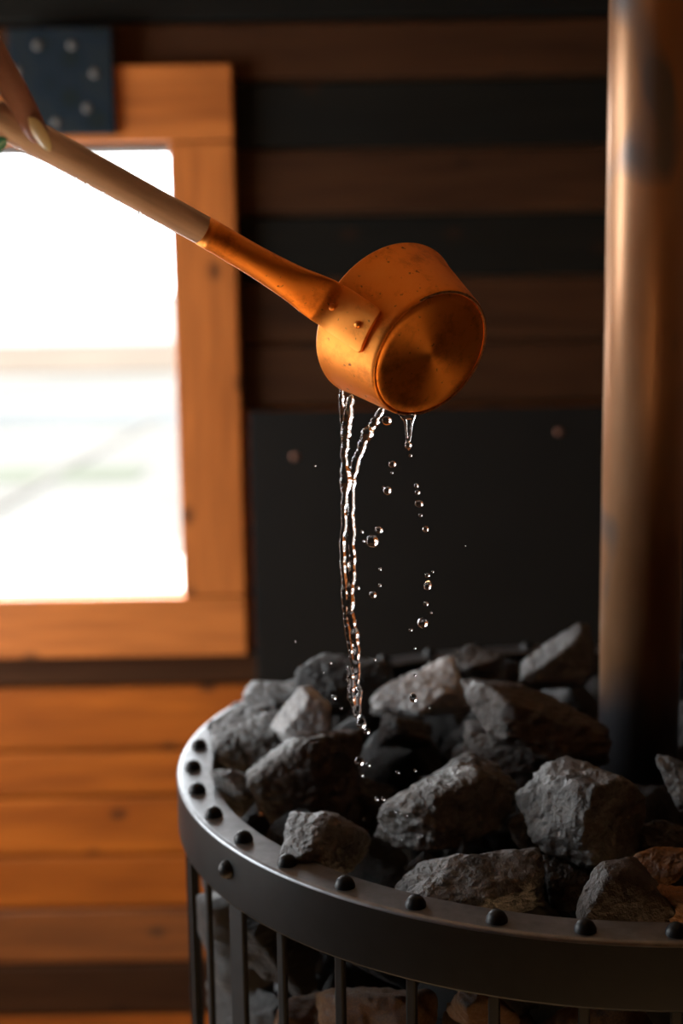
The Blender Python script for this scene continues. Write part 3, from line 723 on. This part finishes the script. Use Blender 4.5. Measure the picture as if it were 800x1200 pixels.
DROPS = [  # x, y, z, radius, stretch
    (0.0294, 0.8930, 1.1876, 0.00281, 1.15),
    (0.0327, 0.8930, 1.1599, 0.00243, 0.85),
    (0.0323, 0.8930, 1.1544, 0.00086, 1.00),
    (0.0295, 0.8930, 1.1430, 0.00270, 1.00),
    (0.0268, 0.8930, 1.1452, 0.00081, 1.00),
    (0.0238, 0.8930, 1.1178, 0.00216, 1.30),
    (0.0195, 0.9000, 1.1094, 0.00395, 1.05),
    (0.0130, 0.9000, 1.1156, 0.00108, 1.00),
    (0.0140, 0.9000, 1.1095, 0.00086, 1.00),
    (0.0240, 0.8930, 1.0923, 0.00097, 1.00),
    (0.0239, 0.8930, 1.0817, 0.00108, 1.00),
    (0.0196, 0.9000, 1.0740, 0.00227, 1.10),
    (0.0097, 0.9000, 1.0787, 0.00124, 1.00),
    (0.0436, 0.8800, 1.1668, 0.00108, 1.00),
    (0.0470, 0.8800, 1.1479, 0.00151, 0.90),
    (0.0477, 0.8800, 1.1436, 0.00168, 0.90),
    (0.0487, 0.8800, 1.1365, 0.00270, 0.80),
    (0.0495, 0.8800, 1.1291, 0.00108, 1.10),
    (0.0527, 0.8800, 1.1202, 0.00200, 1.00),
    (0.0569, 0.8800, 1.0928, 0.00081, 1.00),
    (0.0536, 0.8800, 1.0906, 0.00162, 1.00),
    (0.0538, 0.8800, 1.0840, 0.00254, 1.30),
    (0.0526, 0.8800, 1.0722, 0.00162, 0.90),
    (0.0558, 0.8800, 1.0663, 0.00081, 1.00),
    (0.0504, 0.8800, 1.0597, 0.00335, 0.90),
    (0.0427, 0.8800, 1.0554, 0.00124, 1.00),
    (0.0454, 0.8800, 1.0433, 0.00076, 1.00),
    (0.0451, 0.8800, 1.0256, 0.00081, 1.00),
    (0.0440, 0.8800, 1.0104, 0.00249, 1.20),
    (0.0537, 0.8800, 1.0040, 0.00086, 1.00),
    (-0.0069, 0.9000, 1.0058, 0.00173, 1.00),
    (-0.0088, 0.9000, 1.0289, 0.00092, 1.00),
    (0.0202, 0.9000, 1.0309, 0.00092, 1.00),
    (0.0108, 0.9050, 0.9859, 0.00324, 1.10),
    (0.0146, 0.9050, 0.9806, 0.00195, 1.10),
    (-0.0164, 0.9000, 1.1587, 0.00059, 1.00),
    (0.0093, 0.9100, 0.9583, 0.00314, 1.00),
    (0.0150, 0.9100, 0.9558, 0.00162, 1.00),
    (0.0109, 0.9100, 0.9487, 0.00119, 1.00),
    (-0.0313, 0.9000, 1.0436, 0.00054, 1.00),
    (-0.0134, 0.9000, 1.0226, 0.00054, 1.00),
    (-0.0020, 0.9000, 0.9982, 0.00065, 1.00),
    (0.0775, 0.8800, 1.1089, 0.00049, 1.00),
    (0.0326, 0.9000, 0.9265, 0.00108, 1.00),
    (0.0359, 0.9000, 0.9253, 0.00086, 1.00),
    (0.0399, 0.9000, 0.9240, 0.00097, 1.00),
    (0.0345, 0.9000, 0.9537, 0.00119, 1.00),
    (0.0200, 0.8900, 0.9394, 0.00141, 1.00),
    (0.0244, 0.8900, 0.9393, 0.00130, 1.00),
    (0.0448, 0.8800, 0.9619, 0.00097, 1.00),
    (0.0562, 0.8800, 0.9374, 0.00065, 1.00),
    (0.0626, 0.8700, 0.9221, 0.00065, 1.00),
    (0.0355, 0.8800, 0.9150, 0.00065, 1.00),
    (0.0115, 0.9000, 0.9215, 0.00076, 1.00),
]
DRIP = [[(0.0387, 0.8720, 1.1921, 0.00189), (0.0403, 0.8730, 1.1893, 0.00108), (0.0407, 0.8730, 1.1830, 0.00081), (0.0412, 0.8730, 1.1772, 0.00097), (0.0417, 0.8730, 1.1740, 0.00238), (0.0420, 0.8730, 1.1714, 0.00081)], [(0.0450, 0.8720, 1.1920, 0.00151), (0.0442, 0.8730, 1.1877, 0.00086), (0.0434, 0.8730, 1.1814, 0.00076), (0.0423, 0.8730, 1.1761, 0.00097)], [(0.0376, 0.8720, 1.1926, 0.00108), (0.0418, 0.8715, 1.1918, 0.00173), (0.0460, 0.8720, 1.1925, 0.00108)]]
def strand_obj(name, strands, voxel, label, cat, jitter=0.0, seed=0):
    V, Fc = [], []
    off = Vector((seed * 3.1, 1.7, 0.3))
    for st in strands:
        sm = catmull(st, 6)
        path = [Vector(p[:3]) for p in sm]
        rr = [max(0.0004, p[3] * (1 + jitter * noise.noise(Vector((p[0], p[1], p[2])) * 260 + off))) for p in sm]
        path = [p + Vector((noise.noise(p * 150 + off), noise.noise(p * 150 - off), 0)) * jitter * 0.0022 for p in path]
        # rounded ends
        d0 = (path[0] - path[1]).normalized(); d1 = (path[-1] - path[-2]).normalized()
        path = [path[0] + d0 * rr[0] * 0.9] + path + [path[-1] + d1 * rr[-1] * 0.9]; rr = [rr[0] * 0.4] + rr + [rr[-1] * 0.4]
        v, f_ = tube_data(path, rr, 12)
        b0 = len(V); V += v; Fc += [tuple(i + b0 for i in q) for q in f_]
    o = link(name, mesh_from(V, Fc), M['water'], None, True)
    rm = o.modifiers.new('melt', 'REMESH'); rm.mode = 'VOXEL'; rm.voxel_size = voxel; rm.use_smooth_shade = True
    sm_ = o.modifiers.new('smooth', 'SMOOTH'); sm_.factor = 0.5; sm_.iterations = 6
    return tag(o, label, cat)
strand_obj('water_stream', STRANDS, 0.00045, 'twisting stream of clear water falling from the copper ladle', 'water', 0.45, 1)
strand_obj('water_drip', DRIP, 0.00035, 'thin clear drip hanging from the lower edge of the ladle', 'water', 0.1, 2)
db = bmesh.new(); bmesh.ops.create_icosphere(db, subdivisions=4, radius=1.0)
drop_me = []
for k in range(4):
    me = bpy.data.meshes.new('drop'); db.to_mesh(me)
    for v in me.vertices: v.co = v.co * (1 + 0.10 * noise.noise(v.co * 1.2 + Vector((k * 7, 0, 0))))
    drop_me.append(me)
db.free()
for i, (x, y, z, r, st) in enumerate(DROPS):
    o = link('water_drop', drop_me[i % 4], M['water'], None, True, (x, y, z))
    o.scale = (r, r, r * st); o.rotation_euler = (0.4 * (i % 3), 0.5 * ((i % 5) - 2), i)
    tag(o, 'clear falling drop of water caught in the air above the stones', 'water drop', 'falling water drops')


# ------------------------------------------------------------------ hand
M['skin'] = simple('skin', (0.48, 0.26, 0.215), 0.45, 0, 0.10, 90.0, 0.05)
M['skin'].node_tree.nodes['Principled BSDF'].inputs['Subsurface Weight'].default_value = 0.15
M['skin'].node_tree.nodes['Principled BSDF'].inputs['Subsurface Radius'].default_value = (0.008, 0.003, 0.0015)
M['nail_yellow'] = simple('pale_yellow_nail', (0.93, 0.82, 0.50), 0.25)
M['nail_green'] = simple('teal_nail', (0.06, 0.42, 0.30), 0.25)
JO = {'elbow': ((-0.3644, 0.5200, 1.5193), 0.036), 'mid': ((-0.3263, 0.6200, 1.5015), 0.031), 'wrist': ((-0.2689, 0.7150, 1.4610), 0.021),
      'm1': ((-0.2487, 0.7350, 1.4472), 0.020),
      't0': ((-0.2151, 0.7330, 1.4399), 0.0135), 't1': ((-0.1849, 0.7470, 1.4106), 0.0098), 't1b': ((-0.1745, 0.7500, 1.3936), 0.0082), 't2': ((-0.1659, 0.7540, 1.3773), 0.0080), 't2b': ((-0.1606, 0.7590, 1.3651), 0.0076), 't3': ((-0.1555, 0.7635, 1.3539), 0.0068), 't4': ((-0.1530, 0.7650, 1.3484), 0.0054)}
ED = [('elbow', 'mid'), ('mid', 'wrist'), ('wrist', 'm1'), ('m1', 't0'), ('t0', 't1'), ('t1', 't1b'), ('t1b', 't2'), ('t2', 't2b'), ('t2b', 't3'), ('t3', 't4')]
BASE = {'a': ((-0.1978, 0.7750, 1.3900), 0.0105), 'ab': ((-0.1960, 0.7820, 1.3740), 0.0086), 'b': ((-0.1915, 0.7785, 1.3581), 0.0080), 'c': ((-0.1851, 0.7650, 1.3480), 0.0072), 'd': ((-0.1764, 0.7475, 1.3488), 0.0058)}
step = (Vector((-0.1948, 0.7500, 1.3717)) - Vector((-0.1821, 0.7600, 1.3647))) * 0.92
hub = Vector(JO['m1'][0])
for f_, sc_ in enumerate((1.0, 1.08, 1.02, 0.86)):
    a_ = Vector(BASE['a'][0]) + step * f_
    JO['m%dk' % f_] = (hub.lerp(a_, 0.5) + Vector((0, 0.004, 0.004)), 0.0125); ED.append(('m1', 'm%dk' % f_)); prev_ = 'm%dk' % f_
    for j in BASE:
        p = a_ + (Vector(BASE[j][0]) - Vector(BASE['a'][0])) * sc_
        JO['f%d%s' % (f_, j)] = (p, BASE[j][1] * (0.88 if f_ == 3 else 1.0)); ED.append((prev_, 'f%d%s' % (f_, j))); prev_ = 'f%d%s' % (f_, j)
JO['web'] = (Vector(JO['t0'][0]).lerp(Vector(JO['f0a'][0]), 0.5), 0.0105); ED += [('t0', 'web')]
names = list(JO); root_p = Vector(JO['elbow'][0])
hand_me = bpy.data.meshes.new('person')
hand_me.from_pydata([Vector(JO[n][0]) - root_p for n in names], [(names.index(p), names.index(q)) for p, q in ED], [])
hand = link('person', hand_me, M['skin'], None, False, root_p)
sk = hand.modifiers.new('skin', 'SKIN'); sk.use_smooth_shade = True; sk.branch_smoothing = 0.6
for v, n in zip(hand_me.skin_vertices[0].data, names): v.radius = (JO[n][1],) * 2; v.use_root = n == 'elbow'
sd_ = hand.modifiers.new('subdivision', 'SUBSURF'); sd_.levels = 2; sd_.render_levels = 2
rm_ = hand.modifiers.new('fuse', 'REMESH'); rm_.mode = 'VOXEL'; rm_.voxel_size = 0.0014; rm_.use_smooth_shade = True
smh = hand.modifiers.new('smooth', 'SMOOTH'); smh.factor = 0.5; smh.iterations = 6
tag(hand, 'bare hand with painted nails gripping the wooden ladle handle', 'person')
def nail(name, centre, along, facing, ln, wd, mat):
    z = Vector(facing).normalized(); x = (Vector(along) - z * Vector(along).dot(z)).normalized(); y = z.cross(x)
    vs, fs = [], []; nu, nv = 14, 8
    for side_ in (0, 1):
        for i in range(nu + 1):
            u = -1 + 2 * i / nu
            w_ = wd / 2 * max(0.04, (1 - abs(u) ** 2.6)) ** 0.5 * (1.0 - 0.22 * max(0, u))
            for j in range(nv + 1):
                t = -1 + 2 * j / nv
                p = x * (u * ln / 2) + y * (w_ * t) - z * (0.32 * (w_ * t) ** 2 / (wd / 2) + 0.06 * ln * u * u * (1 if u > 0 else 0.4)) - z * (0.0006 * side_)
                vs.append(p)
    m_ = nv + 1; tot = (nu + 1) * m_
    for i in range(nu):
        for j in range(nv):
            q = i * m_ + j
            fs.append((q, q + m_, q + m_ + 1, q + 1)); fs.append((tot + q, tot + q + 1, tot + q + m_ + 1, tot + q + m_))
    for i in range(nu):
        for j0 in (0, nv):
            q = i * m_ + j0; fs.append((q, q + m_, tot + q + m_, tot + q))
    o = link(name, mesh_from(vs, fs), mat, hand, True, Vector(centre) - root_p)
    return o
tn = nail('nail', (-0.1529, 0.7545, 1.3517), Vector((-0.1481, 0.7620, 1.3446)) - Vector((-0.1587, 0.7570, 1.3597)), (-0.40, -0.85, -0.33), 0.0195, 0.0090, M['nail_yellow'])
tag(tn, 'long pale yellow thumb nail')
for f_ in range(4):
    d_ = Vector(JO['f%dd' % f_][0]); c_ = Vector(JO['f%dc' % f_][0])
    fo = nail('nail', d_ + Vector((0.004, -0.004, -0.0035)), (d_ - c_) + Vector((0.012, 0, 0)), (0.1, -0.8, -0.6), 0.013, 0.0080, M['nail_green'])
    tag(fo, 'teal painted finger nail')
